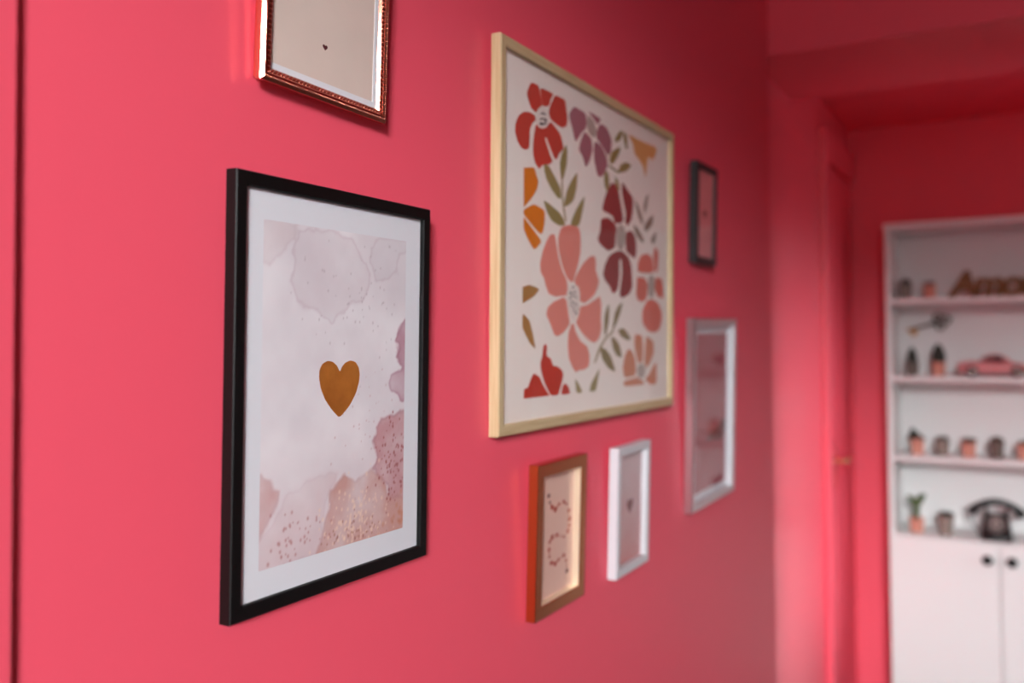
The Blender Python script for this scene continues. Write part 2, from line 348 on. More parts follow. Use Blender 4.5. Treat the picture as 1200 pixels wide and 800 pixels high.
flat_gold = mat('satin_gold', (196, 124, 72), rough=0.27, metal=1.0)
silver = mat('satin_silver', (212, 200, 202), rough=0.3, metal=1.0)
charcoal = mat('charcoal_frame_lacquer', (26, 24, 25), rough=0.45)
picture_glass = glass_mat('picture_glass', 0.05)
window_glass = glass_mat('window_glass', 0.08)
mount_white = mat('white_mount_card', (222, 222, 227), rough=0.8)
brass = mat('worn_brass', (238, 186, 150), rough=0.2, metal=1.0)
black_knob = mat('black_knob_lacquer', (7, 7, 7), rough=0.45)

# ------------------------------------------------------------------ the room
HALL_TOP = 3.0
FAR_TOP = 2.56
BEAM = 2.428
X_BEAM0, X_BEAM1 = 2.813, 3.388
X_BACK = 4.60
X_REAR = -1.5
Y_RIGHT = -3.2
REC = 0.055

def box_struct(name, *boxes, m=None, bevel=0.0):
    bm = bmesh.new()
    for b in boxes:
        add_box(bm, *b)
    return struct(build(name, bm, m or pink, bevel=bevel))

box_struct('floor', (X_REAR - 0.1, X_BACK + 0.1, Y_RIGHT - 0.1, 0.20, GROUND_Z - 0.08, GROUND_Z), m=oak_floor)
box_struct('ceiling', (X_REAR - 0.1, X_BEAM0, Y_RIGHT - 0.1, 0.20, HALL_TOP, HALL_TOP + 0.1), m=white_wall)
box_struct('ceiling_far', (X_BEAM1, X_BACK + 0.1, Y_RIGHT - 0.1, 0.20, FAR_TOP, FAR_TOP + 0.1))
box_struct('ceiling_beam', (X_BEAM0, X_BEAM1, Y_RIGHT - 0.1, 0.20, BEAM, HALL_TOP + 0.1))
box_struct('wall_left', (X_REAR - 0.1, X_BEAM0, 0.0, 0.20, GROUND_Z, HALL_TOP), bevel=0.004)
box_struct('wall_recess', (X_BEAM0, X_BACK + 0.1, REC, 0.20, GROUND_Z, FAR_TOP), m=pink_gloss)
box_struct('wall_back', (X_BACK, X_BACK + 0.1, Y_RIGHT - 0.1, REC, GROUND_Z, FAR_TOP))
box_struct('baseboard_left', (0.42, X_BEAM0 - 0.004, -0.016, 0.0, GROUND_Z, GROUND_Z + 0.14), m=pink_gloss, bevel=0.004)
# the casing of the doorway at the near end of the picture wall
box_struct('trim_1', (0.30, 0.4125, -0.009, 0.0, GROUND_Z, 2.2), m=pink_gloss, bevel=0.002)

# rear wall (behind the camera) with its window
WY0, WY1, WZ0, WZ1 = -1.75, -1.05, 1.0, 2.86
box_struct('wall_rear', (X_REAR - 0.14, X_REAR, Y_RIGHT - 0.1, WY0, GROUND_Z, HALL_TOP), (X_REAR - 0.14, X_REAR, WY1, 0.0, GROUND_Z, HALL_TOP),
           (X_REAR - 0.14, X_REAR, WY0, WY1, GROUND_Z, WZ0), (X_REAR - 0.14, X_REAR, WY0, WY1, WZ1, HALL_TOP), m=white_wall)
def window(name, axis, pos, a0, a1, z0, z1, d):
    """white sash window filling a wall opening; axis = the wall's normal"""
    def bx(bm, p0, p1, q0, q1, h0, h1):
        if axis == 'x':
            add_box(bm, p0, p1, q0, q1, h0, h1)
        else:
            add_box(bm, q0, q1, p0, p1, h0, h1)
    bm = bmesh.new()
    w = 0.045
    p0, p1 = sorted((pos, pos + d))
    bx(bm, p0, p1, a0, a0 + w, z0, z1); bx(bm, p0, p1, a1 - w, a1, z0, z1)
    bx(bm, p0, p1, a0 + w, a1 - w, z0, z0 + w); bx(bm, p0, p1, a0 + w, a1 - w, z1 - w, z1)
    o = struct(build(name, bm, white_lacquer, bevel=0.003))
    bm = bmesh.new()
    pm = (p0 + p1) / 2
    bx(bm, pm - 0.002, pm - 0.0018, a0 + w, a1 - w, z0 + w, z1 - w)
    build('pane', bm, window_glass, o)
    return o
window('window_1', 'x', X_REAR - 0.09, WY0, WY1, WZ0, WZ1, 0.05)

# partition beside the opening under the beam, the wall across the room, and a white door beyond the bookcase
Y_JAMB = -1.5
Y_FAR = -2.3
GX0, GX1, GZ0, GZ1 = 3.42, 3.76, 0.90, 2.46
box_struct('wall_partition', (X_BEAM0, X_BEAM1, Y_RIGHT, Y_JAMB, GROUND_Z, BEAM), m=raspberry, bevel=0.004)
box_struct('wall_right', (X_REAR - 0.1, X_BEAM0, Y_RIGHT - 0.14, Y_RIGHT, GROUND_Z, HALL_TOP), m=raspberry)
box_struct('wall_right_far', (X_BEAM1, GX0, Y_FAR - 0.14, Y_FAR, GROUND_Z, FAR_TOP), (GX1, X_BACK + 0.1, Y_FAR - 0.14, Y_FAR, GROUND_Z, FAR_TOP),
           (GX0, GX1, Y_FAR - 0.14, Y_FAR, GROUND_Z, GZ0), (GX0, GX1, Y_FAR - 0.14, Y_FAR, GZ1, FAR_TOP))
window('window_2', 'y', Y_FAR - 0.09, GX0, GX1, GZ0, GZ1, 0.05)
bm = bmesh.new()
add_box(bm, X_BACK - 0.03, X_BACK, -1.80, -1.06, GROUND_Z, 2.12)
for (z0, z1) in ((0.2, 0.95), (1.1, 1.95)):
    add_box(bm, X_BACK - 0.036, X_BACK - 0.03, -1.72, -1.18, z0, z1)
struct(build('door_2', bm, white_paint, bevel=0.003))

# door in the recessed wall, seen nearly edge on
bm = bmesh.new()
DX0, DX1 = 3.96, 4.575
add_box(bm, DX0, DX1, REC - 0.012, REC + 0.02, GROUND_Z + 0.005, 2.30)
for (z0, z1) in ((0.25, 0.95), (1.15, 2.12)):
    add_box(bm, DX0 + 0.10, DX1 - 0.10, REC - 0.018, REC - 0.012, z0, z1)
door = struct(build('door_1', bm, pink_gloss, bevel=0.004), 'pink painted door in the recessed wall before the white bookcase')
bm = bmesh.new()
add_box(bm, DX0 - 0.085, DX0, REC - 0.032, REC, GROUND_Z, 2.44)
add_box(bm, DX0, DX1, REC - 0.032, REC, 2.31, 2.44)
build('architrave', bm, pink_gloss, door, bevel=0.006)
bm = bmesh.new()
hx = 4.04
add_box(bm, hx - 0.025, hx + 0.025, REC - 0.022, REC - 0.012, 0.93, 1.10)
add_tube(bm, [(hx, REC - 0.02, 1.045), (hx, REC - 0.06, 1.045), (hx + 0.02, REC - 0.066, 1.047), (hx + 0.12, REC - 0.066, 1.05)], [0.012, 0.012, 0.014, 0.011], 12)
h = build('door_handle', bm, brass, door, bevel=0.002)
h['label'] = 'brass lever handle'

# ------------------------------------------------------------------ picture frames
def frame_mesh(w, h, prof, parent, mats, name='frame', smooth=False, bevel=0.0, mid=None):
    """mitred moulding: prof = closed list of (inset from the outer edge, height off the wall)"""
    bm = bmesh.new()
    loops = []
    for d, n in prof:
        x, z = w / 2 - d, h / 2 - d
        loops.append([bm.verts.new((sx * x, -n, (mid or h / 2) + sz * z)) for sx, sz in ((-1, -1), (1, -1), (1, 1), (-1, 1))])
    for i in range(len(loops)):
        A, B = loops[i], loops[(i + 1) % len(loops)]
        for k in range(4):
            f = bm.faces.new((A[k], A[(k + 1) % 4], B[(k + 1) % 4], B[k]))
            f.material_index = (k % 2) if isinstance(mats, (list, tuple)) and len(mats) > 1 else 0
            f.smooth = smooth
    return build(name, bm, mats, parent, bevel=bevel)

def square_profile(rail, t, inner, b=0.0012, back=0.001):
    return [(0.0, back), (0.0, t - b), (b, t), (rail - b, t), (rail, t - b), (rail, inner), (rail, back)]

def card(name, parent, h, u0, u1, v0, v1, n0, n1, m, hole=None):
    """flat card, mm from the frame's middle, between n0 and n1 off the wall; hole = inner window"""
    bm = bmesh.new()
    u0, u1, v0, v1 = (q / 1000 for q in (u0, u1, v0, v1))
    c = h / 2
    if hole:
        a0, a1, b0, b1 = (q / 1000 for q in hole)
        bv = 0.0012
        o = [(u0, v0), (u1, v0), (u1, v1), (u0, v1)]
        i1 = [(a0 - bv, b0 - bv), (a1 + bv, b0 - bv), (a1 + bv, b1 + bv), (a0 - bv, b1 + bv)]
        i0 = [(a0, b0), (a1, b0), (a1, b1), (a0, b1)]
        rings = [[(x, -n0, c + z) for x, z in o], [(x, -n1, c + z) for x, z in o],
                 [(x, -n1, c + z) for x, z in i1], [(x, -n0, c + z) for x, z in i0]]
        add_loft(bm, rings, cyclic=True)
    else:
        add_box(bm, u0, u1, -n1, -n0, c + v0, c + v1)
    return build(name, bm, m, parent)

def pane(parent, w, h, rail, n):
    bm = bmesh.new()
    x, z = w / 2 - rail + 0.002, h / 2 - rail + 0.002
    bm.faces.new([bm.verts.new(p) for p in ((-x, -n, h / 2 - z), (x, -n, h / 2 - z), (x, -n, h / 2 + z), (-x, -n, h / 2 + z))])
    return build('glass', bm, picture_glass, parent)

def picture(name, cx, cz, w, h, a, l, label, cat='picture frame'):
    """hangs from the wall leaning forward a little; origin at the bottom of its back"""
    o = empty(name, (cx + math.sin(a) * h / 2, -0.0005, EYE + cz - math.cos(a) * h / 2), (l, -a, 0))
    return tag(o, label, cat, 'framed pictures on the pink wall')

def heart_poly(s, hgt, n=40):
    out = []
    for k in range(n):
        t = 2 * PI * k / n
        x = 16 * math.sin(t) ** 3
        y = 13 * math.cos(t) - 5 * math.cos(2 * t) - 2 * math.cos(3 * t) - math.cos(4 * t)
        out.append((x / 34 * s, (y + 2.5) / 29 * hgt))
    return out

# --- 1: black frame, watercolour print with a gold heart
W, Hh, T = 0.3220, 0.4300, 0.0148
p = picture('framed_picture', 0.7794, -0.0475, W, Hh, 0.0016, 0.0197,
            'large black frame with a gold heart on a pale pink watercolour print')
frame_mesh(W, Hh, square_profile(0.0145, T, 0.008), p, black_lacquer)
card('mat', p, Hh, -148, 148, -202, 202, 0.002, T - 0.0055, mount_white)
wash = bpy.data.materials.new('watercolour_paper')
wash.use_nodes = True
nt = wash.node_tree
b = nt.nodes['Principled BSDF']
at = nt.nodes.new('ShaderNodeVertexColor'); at.layer_name = 'wash'
nt.links.new(at.outputs['Color'], b.inputs['Base Color'])
b.inputs['Roughness'].default_value = 0.8

def vnoise(x, y, s, seed):
    r = np.random.RandomState(seed)
    g = r.rand(256, 256)
    fx, fy = x / s + 60, y / s + 60
    ix, iy = np.floor(fx).astype(int), np.floor(fy).astype(int)
    tx, ty = fx - ix, fy - iy
    tx, ty = tx * tx * (3 - 2 * tx), ty * ty * (3 - 2 * ty)
    q = lambda i, j: g[(ix + i) % 256, (iy + j) % 256]
    return (q(0, 0) * (1 - tx) + q(1, 0) * tx) * (1 - ty) + (q(0, 1) * (1 - tx) + q(1, 1) * tx) * ty
def fbm(x, y, s, seed):
    return sum(vnoise(x, y, s / 2 ** k, seed + k) * 0.5 ** k for k in range(4)) / 1.875 - 0.5
def sdf(px, py, poly):
    d = np.full(px.shape, 1e9); ins = np.zeros(px.shape, bool)
    n = len(poly)
    for i in range(n):
        ax, ay = poly[i]; bx, by = poly[(i + 1) % n]
        ex, ey = bx - ax, by - ay
        t = np.clip(((px - ax) * ex + (py - ay) * ey) / (ex * ex + ey * ey + 1e-9), 0, 1)
        d = np.minimum(d, np.hypot(px - ax - t * ex, py - ay - t * ey))
        c = ((ay > py) != (by > py))
        ins ^= c & (px < ex * (py - ay) / (ey if abs(ey) > 1e-9 else 1e-9) + ax)
    return np.where(ins, -d, d)

def wash_sheet():
    u0, u1, v0, v1 = -120.0, 117.0, -173.5, 171.5
    nu, nv = 200, 290
    us, vs = np.linspace(u0, u1, nu), np.linspace(v0, v1, nv)
    U, V = np.meshgrid(us, vs)
    col = np.empty(U.shape + (3,))
    col[:] = (224, 217, 221)
    col += (fbm(U, V, 60, 5) * 30)[..., None] * np.array((1, 1.15, 1.05))
    low = np.clip((-20 - V) / 150, 0, 1)
    col -= low[..., None] * np.array((6, 14, 14))
    spec = dict(corner=((208, 190, 192), .55, .18, 9), cloud=((210, 198, 203), .55, .26, 7), greyr=((202, 194, 200), .5, .24, 7),
                purple=((184, 140, 154), .85, .5, 4), blob=((196, 150, 154), .92, .5, 5), mount=((200, 154, 146), .95, .25, 6),
                lowl=((204, 162, 160), .85, .25, 7), lowm=((212, 186, 188), .45, .14, 10))
    for i, (nm, poly) in enumerate(WASHES):
        c, al, edge, soft = spec[nm]
        d = sdf(U, V, poly) + fbm(U, V, 16, 20 + i) * 12
        a = np.clip(0.5 - d / soft, 0, 1) * al * (0.8 + fbm(U, V, 34, 60 + i) * 1.5)
        e = np.exp(-((d + 1.2) / 1.6) ** 2) * edge
        a = np.clip(a, 0, 1)[..., None]
        col = col * (1 - a) + np.array(c) * a
        col *= 1 - e[..., None] * np.array((0.16, 0.26, 0.22))
    rs = np.random.RandomState(3)
    def dots(n, cu, cv, su, sv, c, r0, r1, al):
        nonlocal col
        for _ in range(n):
            x, y = rs.normal(cu, su), rs.normal(cv, sv)
            r = rs.uniform(r0, r1)
            m = np.clip(1.4 - np.hypot((U - x), (V - y) * 0.8) / r, 0, 1)[..., None] * al
            col = col * (1 - m) + np.array(c) * m
    dots(95, 98, -92, 17, 24, (150, 78, 78), 0.7, 1.7, .8)
    dots(60, 60, -60, 28, 50, (190, 150, 152), 0.6, 1.2, .6)
    dots(50, -62, -152, 26, 14, (178, 120, 118), 0.8, 1.9, .65)
    dots(70, 30, 95, 50, 40, (176, 160, 166), 0.7, 1.4, .55)
    dots(170, 32, -150, 26, 22, (238, 208, 186), 0.8, 2.0, .6)
    dots(60, 35, -163, 34, 9, (150, 92, 80), 0.7, 1.5, .55)
    dots(25, 108, -160, 10, 12, (196, 130, 105), 1.5, 3.5, .5)
    c = col / 255
    return us, vs, np.where(c <= 0.04045, c / 12.92, ((np.maximum(c, 0) + 0.055) / 1.055) ** 2.4)
us, vs, C = wash_sheet()
nu, nv = len(us), len(vs)
n = T - 0.0052
verts = [(u / 1000, -n, Hh / 2 + v / 1000) for v in vs for u in us]
faces = [(j * nu + i, j * nu + i + 1, (j + 1) * nu + i + 1, (j + 1) * nu + i) for j in range(nv - 1) for i in range(nu - 1)]
me = bpy.data.meshes.new('print')
me.from_pydata(verts, [], faces)
ca = me.color_attributes.new('wash', 'FLOAT_COLOR', 'POINT')
flat = np.ones((nu * nv, 4), np.float32); flat[:, :3] = C.reshape(-1, 3)
ca.data.foreach_set('color', flat.ravel())
pr = link('print', me, wash, p)
foil = mat('gold_foil', (222, 142, 58), rough=0.42, metal=0.5, rgb2=(196, 118, 42), scale=30)
bm = bmesh.new()
add_flat(bm, [(u, v + Hh * 500) for u, v in chaikin(HEART, 2)], -n - 0.0002)
o = build('heart', bm, foil, pr)
o['label'] = 'gold foil heart'
pane(p, W, Hh, 0.0145, T - 0.0035)

# --- 2: pale wood frame, floral print
W, Hh, T = 0.7390, 0.5773, 0.0172
p = picture('framed_picture', 1.4857, 0.1557, W, Hh, 0.0002, 0.0143,
            'wide pale wood frame holding a floral print of red, pink and orange flowers')
frame_mesh(W, Hh, square_profile(0.0165, T, 0.008, b=0.0015), p, [wood_h, wood_v])
ink_cols = dict(olive=(150, 136, 84), red=(196, 66, 50), pale=(232, 222, 214), ink=(44, 42, 46), orange=(218, 122, 20), pink=(226, 140, 126),
                brown=(168, 124, 68), brick=(194, 58, 40), leaf=(136, 120, 72), rust=(210, 136, 102), stone=(182, 168, 158),
                coral=(218, 114, 98), maroon=(146, 60, 58), plum=(166, 108, 118), ochre=(224, 164, 100), grey=(142, 126, 108))
names = list(ink_cols)
fm = [mat('floral_paper', (242, 234, 226), rough=0.8)] + [mat('ink_' + k, ink_cols[k], rough=0.75) for k in names]
n = T - 0.0070
bm = bmesh.new()
add_box(bm, -0.355, 0.355, -n, -0.002, Hh / 2 - 0.274, Hh / 2 + 0.274)
for i, (c, poly) in enumerate(FLORAL):
    lift = 0.00008 + 0.000004 * i
    add_flat(bm, [(u, v + Hh * 500) for u, v in chaikin(poly, 2 if c != 'ink' else 1)], -n - lift, 1 + names.index(c))
me = bpy.data.meshes.new('print')
bm.to_mesh(me); bm.free()
link('print', me, fm, p)
pane(p, W, Hh, 0.0165, T - 0.0045)

# --- 3: ornate gilt frame at the top
W, Hh, T = 0.2025, 0.2580, 0.018
p = picture('framed_picture', 0.7593, 0.3905, W, Hh, -0.018, 0.025,
            'shiny ornate gold frame with a tiny dark heart on beige card, hung highest')
prof = [(0.0045, 0.001), (0.0040, 0.0075), (0.0, 0.0085), (0.0, 0.0148), (0.0027, 0.0180), (0.0036, 0.0176), (0.0048, 0.0168), (0.0058, 0.0174),
        (0.0070, 0.0180), (0.0082, 0.0172), (0.0088, 0.0152), (0.0130, 0.0152), (0.0150, 0.0122), (0.0150, 0.001)]
frame_mesh(W, Hh, prof, p, gilt)
def beads(name, inset, n, step, r, slant, parent):
    bm = bmesh.new()
    x, z = W / 2 - inset, Hh / 2 - inset
    sides = (((-x, -z), (x, -z)), ((x, -z), (x, z)), ((x, z), (-x, z)), ((-x, z), (-x, -z)))
    for (a, b_) in sides:
        L = math.hypot(b_[0] - a[0], b_[1] - a[1])
        k = int(L / step)
        ang = math.atan2(b_[1] - a[1], b_[0] - a[0])
        for i in range(k):
            t = (i + 0.5) / k
            add_ellipsoid(bm, (a[0] + (b_[0] - a[0]) * t, -n, Hh / 2 + a[1] + (b_[1] - a[1]) * t), r,
                          Matrix.Rotation(-ang - slant, 3, 'Y'), 8, 6)
    return build(name, bm, gilt, parent, smooth=True)
beads('rope_beading', 0.0106, 0.0154, 0.0052, (0.0036, 0.0018, 0.0016), 0.75, p)
beads('pearl_beading', 0.0040, 0.0172, 0.0026, (0.0012, 0.0012, 0.0012), 0.0, p)
mount_blue = mat('cool_white_mount', (226, 228, 232), rough=0.7)
card('mat', p, Hh, -92, 92, -119, 119, 0.002, T - 0.0062, mount_blue, hole=(-84.0, 78.5, -106.5, 107.5))
n = T - 0.0068
bm = bmesh.new()
add_box(bm, -0.0850, 0.0795, -n, -0.003, Hh / 2 - 0.1075, Hh / 2 + 0.1085)
add_flat(bm, [(u - 3.6, v - 69.5 + Hh * 500) for u, v in heart_poly(8.6, 6.6)], -n - 0.0001, 1)
me = bpy.data.meshes.new('print'); bm.to_mesh(me); bm.free()
link('print', me, [mat('beige_card', (222, 204, 192), rough=0.8, noise=0.05, scale=14), mat('heart_oxblood', (72, 14, 20), rough=0.7)], p)
pane(p, W, Hh, 0.0150, T - 0.0060)

# --- 4: small flat gold frame with the dotted line
W, Hh, T = 0.1761, 0.2370, 0.0175
p = picture('framed_picture', 1.3104, -0.3031, W, Hh, 0.0033, 0.0347,
            'small plain gold frame with a winding dotted line on pink card, under the floral print')
frame_mesh(W, Hh, square_profile(0.0200, T, 0.001, b=0.0010), p, flat_gold)
n = T - 0.0140
frame_mesh(W - 0.040, Hh - 0.040, [(0.0, n - 0.001), (0.0, T - 0.002), (0.0008, T - 0.002), (0.0008, n - 0.001)], p,
           mat('lit_gold_lip', (244, 226, 200), rough=0.3, metal=0.6), name='inner_lip', mid=Hh / 2)  # paler than the frame: window light on the gold inner walls, put into the colour
bm = bmesh.new()
add_box(bm, -0.0695, 0.0695, -n, -0.002, Hh / 2 - 0.100, Hh / 2 + 0.100)
for i, (u, v) in enumerate(CHAIN):
    r = (4.6, 3.4, 5.0, 5.6, 4.0)[i % 5]
    poly = [(u + r * 1.15 * math.cos(2 * PI * k / 10), v + r * 0.8 * math.sin(2 * PI * k / 10) + Hh * 500) for k in range(10)]
    add_flat(bm, poly, -n - 0.0001, 2 if i in (0, 22, 1) else 1)
    if i and i % 2 == 0:
        pu, pv = CHAIN[i - 1]
        mu, mv = (u + pu) / 2, (v + pv) / 2
        add_flat(bm, [(mu + 2.4 * math.cos(2 * PI * k / 8), mv + 2.0 * math.sin(2 * PI * k / 8) + Hh * 500) for k in range(8)], -n - 0.0001, 1)
me = bpy.data.meshes.new('print'); bm.to_mesh(me); bm.free()
link('print', me, [mat('blush_card', (226, 186, 170), rough=0.8), mat('coral_ink', (176, 66, 50), rough=0.7), mat('dark_berry_ink', (110, 40, 44), rough=0.7)], p)
pane(p, W, Hh, 0.0200, n + 0.0015)

# --- 5: small white frame with heart
W, Hh, T = 0.1625, 0.2375, 0.0186
p = picture('framed_picture', 1.6131, -0.3088, W, Hh, 0.0116, 0.0360,
            'small white frame with a dark heart on a dusky pink print')
frame_mesh(W, Hh, square_profile(0.0155, T, 0.001, b=0.0010), p, white_lacquer)
n = T - 0.0120
dusk = bpy.data.materials.new('dusky_pink_print')
dusk.use_nodes = True
nt = dusk.node_tree; b = nt.nodes['Principled BSDF']; b.inputs['Roughness'].default_value = 0.75
tc = nt.nodes.new('ShaderNodeTexCoord'); sp = nt.nodes.new('ShaderNodeSeparateXYZ'); ns = nt.nodes.new('ShaderNodeTexNoise')
ns.inputs['Scale'].default_value = 22; rp = nt.nodes.new('ShaderNodeValToRGB')
ml = nt.nodes.new('ShaderNodeMath'); ml.operation = 'MULTIPLY_ADD'; ml.inputs[1].default_value = 3.6
nm_ = nt.nodes.new('ShaderNodeMath'); nm_.operation = 'MULTIPLY_ADD'; nm_.inputs[1].default_value = 0.35; nm_.inputs[2].default_value = -0.10
nt.links.new(tc.outputs['Object'], sp.inputs[0]); nt.links.new(sp.outputs['Z'], ml.inputs[0])
nt.links.new(tc.outputs['Object'], ns.inputs['Vector']); nt.links.new(ns.outputs['Fac'], nm_.inputs[0]); nt.links.new(nm_.outputs[0], ml.inputs[2])
nt.links.new(ml.outputs[0], rp.inputs['Fac'])
rp.color_ramp.elements[0].position = 0.15; rp.color_ramp.elements[0].color = lin((196, 124, 122))
rp.color_ramp.elements[1].position = 0.75; rp.color_ramp.elements[1].color = lin((204, 176, 178))
nt.links.new(rp.outputs['Color'], b.inputs['Base Color'])
bm = bmesh.new()
add_box(bm, -0.0675, 0.0675, -n, -0.002, Hh / 2 - 0.105, Hh / 2 + 0.105)
add_flat(bm, [(u + 7.5, v - 1.5 + Hh * 500) for u, v in heart_poly(34, 30)], -n - 0.0001, 1)
me = bpy.data.meshes.new('print'); bm.to_mesh(me); bm.free()
link('print', me, [dusk, mat('heart_rust', (112, 8, 2), rough=0.7)], p)
pane(p, W, Hh, 0.0155, n + 0.0015)

# --- 6: silver frame, white mount, mauve print
W, Hh, T = 0.3370, 0.4333, 0.0205
p = picture('framed_picture', 2.1266, -0.1605, W, Hh, 0.0154, 0.0339,
            'silver frame with a white mount around a dim mauve print')
frame_mesh(W, Hh, square_profile(0.0150, T, 0.001, b=0.0015), p, silver)
n = T - 0.0150
frame_mesh(W - 0.030, Hh - 0.030, [(0.0, n - 0.001), (0.0, T - 0.002), (0.0008, T - 0.002), (0.0008, n - 0.001)], p, white_lacquer, name='inner_lip', mid=Hh / 2)
card('mat', p, Hh, -153, 153, -201, 201, 0.002, n, mount_white, hole=(-128, 136, -186, 180))
mauve = mat('mauve_print', (176, 76, 90), rough=0.75, rgb2=(182, 84, 98), scale=9)
bm = bmesh.new()
add_box(bm, -0.129, 0.137, -(n - 0.0006), -0.001, Hh / 2 - 0.187, Hh / 2 + 0.181)
add_flat(bm, [(u, v + Hh * 500) for u, v in chaikin(SBLOB, 2)], -(n - 0.0005), 1)  # plum shape laid over the mauve, darker than the rest
me = bpy.data.meshes.new('print'); bm.to_mesh(me); bm.free()
link('print', me, [mauve, mat('plum_shape', (104, 36, 48), rough=0.75)], p)
pane(p, W, Hh, 0.0150, n + 0.0015)

# --- 7: small black frame high up
W, Hh, T = 0.1559, 0.2336, 0.0193
p = picture('framed_picture', 2.0934, 0.3008, W, Hh, 0.0084, 0.0312,
            'small black frame with a dark heart on pink, hung above the silver frame')
frame_mesh(W, Hh, square_profile(0.0150, T, 0.001, b=0.0012), p, charcoal)
n = T - 0.0060
bm = bmesh.new()
add_box(bm, -0.0645, 0.0645, -n, -0.002, Hh / 2 - 0.1035, Hh / 2 + 0.1035)
add_flat(bm, [(u - 0.5, v + Hh * 500) for u, v in heart_poly(30, 20)], -n - 0.0001, 1)
me = bpy.data.meshes.new('print'); bm.to_mesh(me); bm.free()
link('print', me, [mat('rose_print', (236, 150, 152), rough=0.75, noise=0.12, scale=16), mat('heart_maroon', (96, 0, 0), rough=0.7)], p)
pane(p, W, Hh, 0.0150, n + 0.0015)

# ------------------------------------------------------------------ bookcase
BX0, BX1 = 4.28, 4.585
BL, BR = -0.1456, -0.994
CAB, TOP = 0.714, 2.0635
SH = [EYE + 0.183, EYE - 0.155, EYE - 0.499]
TH = 0.022
bk = tag(empty('bookcase', (4.43, (BL + BR) / 2, GROUND_Z)), 'tall white bookcase with open shelves above two cupboard doors', 'bookcase')
def bpart(name, *boxes, m=None, bevel=0.0015):
    bm = bmesh.new()
    for b_ in boxes:
        x0, x1, y0, y1, z0, z1 = b_
        add_box(bm, x0 - 4.43, x1 - 4.43, y0 - (BL + BR) / 2, y1 - (BL + BR) / 2, z0 - GROUND_Z, z1 - GROUND_Z)
    return build(name, bm, m or white_paint, bk, bevel=bevel)
bpart('side_panel', (BX0, BX1, BL - 0.02, BL, GROUND_Z, TOP - 0.026))
bpart('side_panel', (BX0, BX1, BR, BR + 0.02, GROUND_Z, TOP - 0.026))
bpart('top_panel', (BX0 - 0.006, BX1, BR - 0.004, BL + 0.004, TOP - 0.026, TOP))
bpart('back_panel', (BX1 - 0.010, BX1 - 0.002, BR + 0.02, BL - 0.02, GROUND_Z + 0.06, TOP - 0.026))
for z in SH:
    bpart('shelf', (BX0 + 0.004, BX1 - 0.010, BR + 0.02, BL - 0.02, z - TH, z))
bpart('cupboard_top', (BX0 + 0.002, BX1 - 0.010, BR + 0.02, BL - 0.02, CAB - TH, CAB))
bpart('plinth', (BX0 + 0.03, BX1 - 0.010, BR + 0.02, BL - 0.02, GROUND_Z, GROUND_Z + 0.08))
mid = (BL + BR) / 2
for y0, y1, ky in ((mid + 0.0015, BL - 0.002, -0.5226), (BR + 0.002, mid - 0.0015, -0.612)):
    d = bpart('door', (BX0 - 0.018, BX0 - 0.0005, y0, y1, GROUND_Z + 0.082, CAB - 0.003), bevel=0.002)
    bm = bmesh.new()
    add_lathe(bm, [(0.008, 0.0), (0.008, -0.010), (0.0200, -0.014), (0.0212, -0.020), (0.018, -0.026), (0.007, -0.028)], 20,
              (BX0 - 0.018 - 4.43, ky - mid, EYE - 0.905 - GROUND_Z), axis='x')
    k = build('knob', bm, black_knob, d, smooth=True)
    k['label'] = 'round black knob'

# ------------------------------------------------------------------ little plants
def facets(bm, r0, r1, hgt, nf, turn, wall=0.004, mi=0):
    def ring(r, z, t=turn):
        return [(r * math.cos(2 * PI * k / nf + t), r * math.sin(2 * PI * k / nf + t), z) for k in range(nf)]
    add_loft(bm, [ring(r0, 0.0), ring(r1, hgt), ring(r1 - wall, hgt), ring(r1 - wall - 0.002, hgt - 0.012)], mi)

def p_dome(bm, r, hgt, ribs=9):
    rings = []
    for i in range(10):
        t = i / 9
        rr = r * (math.sin(PI * (0.30 + 0.70 * t)) ** 0.6 if t < 1 else 0.02)
        z = hgt * t
        rings.append([(rr * (1 + 0.10 * math.cos(ribs * 2 * PI * k / 36)) * math.cos(2 * PI * k / 36),
                       rr * (1 + 0.10 * math.cos(ribs * 2 * PI * k / 36)) * math.sin(2 * PI * k / 36), z) for k in range(36)])
    add_loft(bm, rings)

def p_rosette(bm, r, hgt, lean=0.0, n=16):
    for i in range(n):
        a = i * 2.399
        tilt = 0.25 + 0.95 * i / n
        L = r * (0.55 + 0.45 * i / n)
        R = Matrix.Rotation(a, 3, 'Z') @ Matrix.Rotation(tilt + lean * math.cos(a - PI / 2), 3, 'Y')
        c = R @ Vector((0, 0, L * 0.5))
        add_ellipsoid(bm, (c.x, c.y, c.z * hgt / r + 0.004), (L * 0.12, L * 0.22, L * 0.52), R, 8, 6)

def p_column(bm, r, hgt):
    p_dome(bm, r, hgt, 11)
    for i in range(5):
        a = 2 * PI * i / 5
        add_ellipsoid(bm, (r * 0.85 * math.cos(a), r * 0.85 * math.sin(a), hgt * 0.3), (r * 0.3, r * 0.3, hgt * 0.28), None, 8, 6)

def p_wedge(bm, r, hgt):
    for i in range(14):
        f = (i % 7) / 6.0
        y = r * (1.0 - 2 * f)
        hh = hgt * (1.0 - 0.75 * f)
        x = r * 0.35 * (1 if i < 7 else -1)
        R = Matrix.Rotation(0.35 - 0.5 * f, 3, 'X')
        add_ellipsoid(bm, (x * 0.8, y * 0.85, hh * 0.5), (r * 0.30, r * 0.24, hh * 0.55), R, 8, 6)

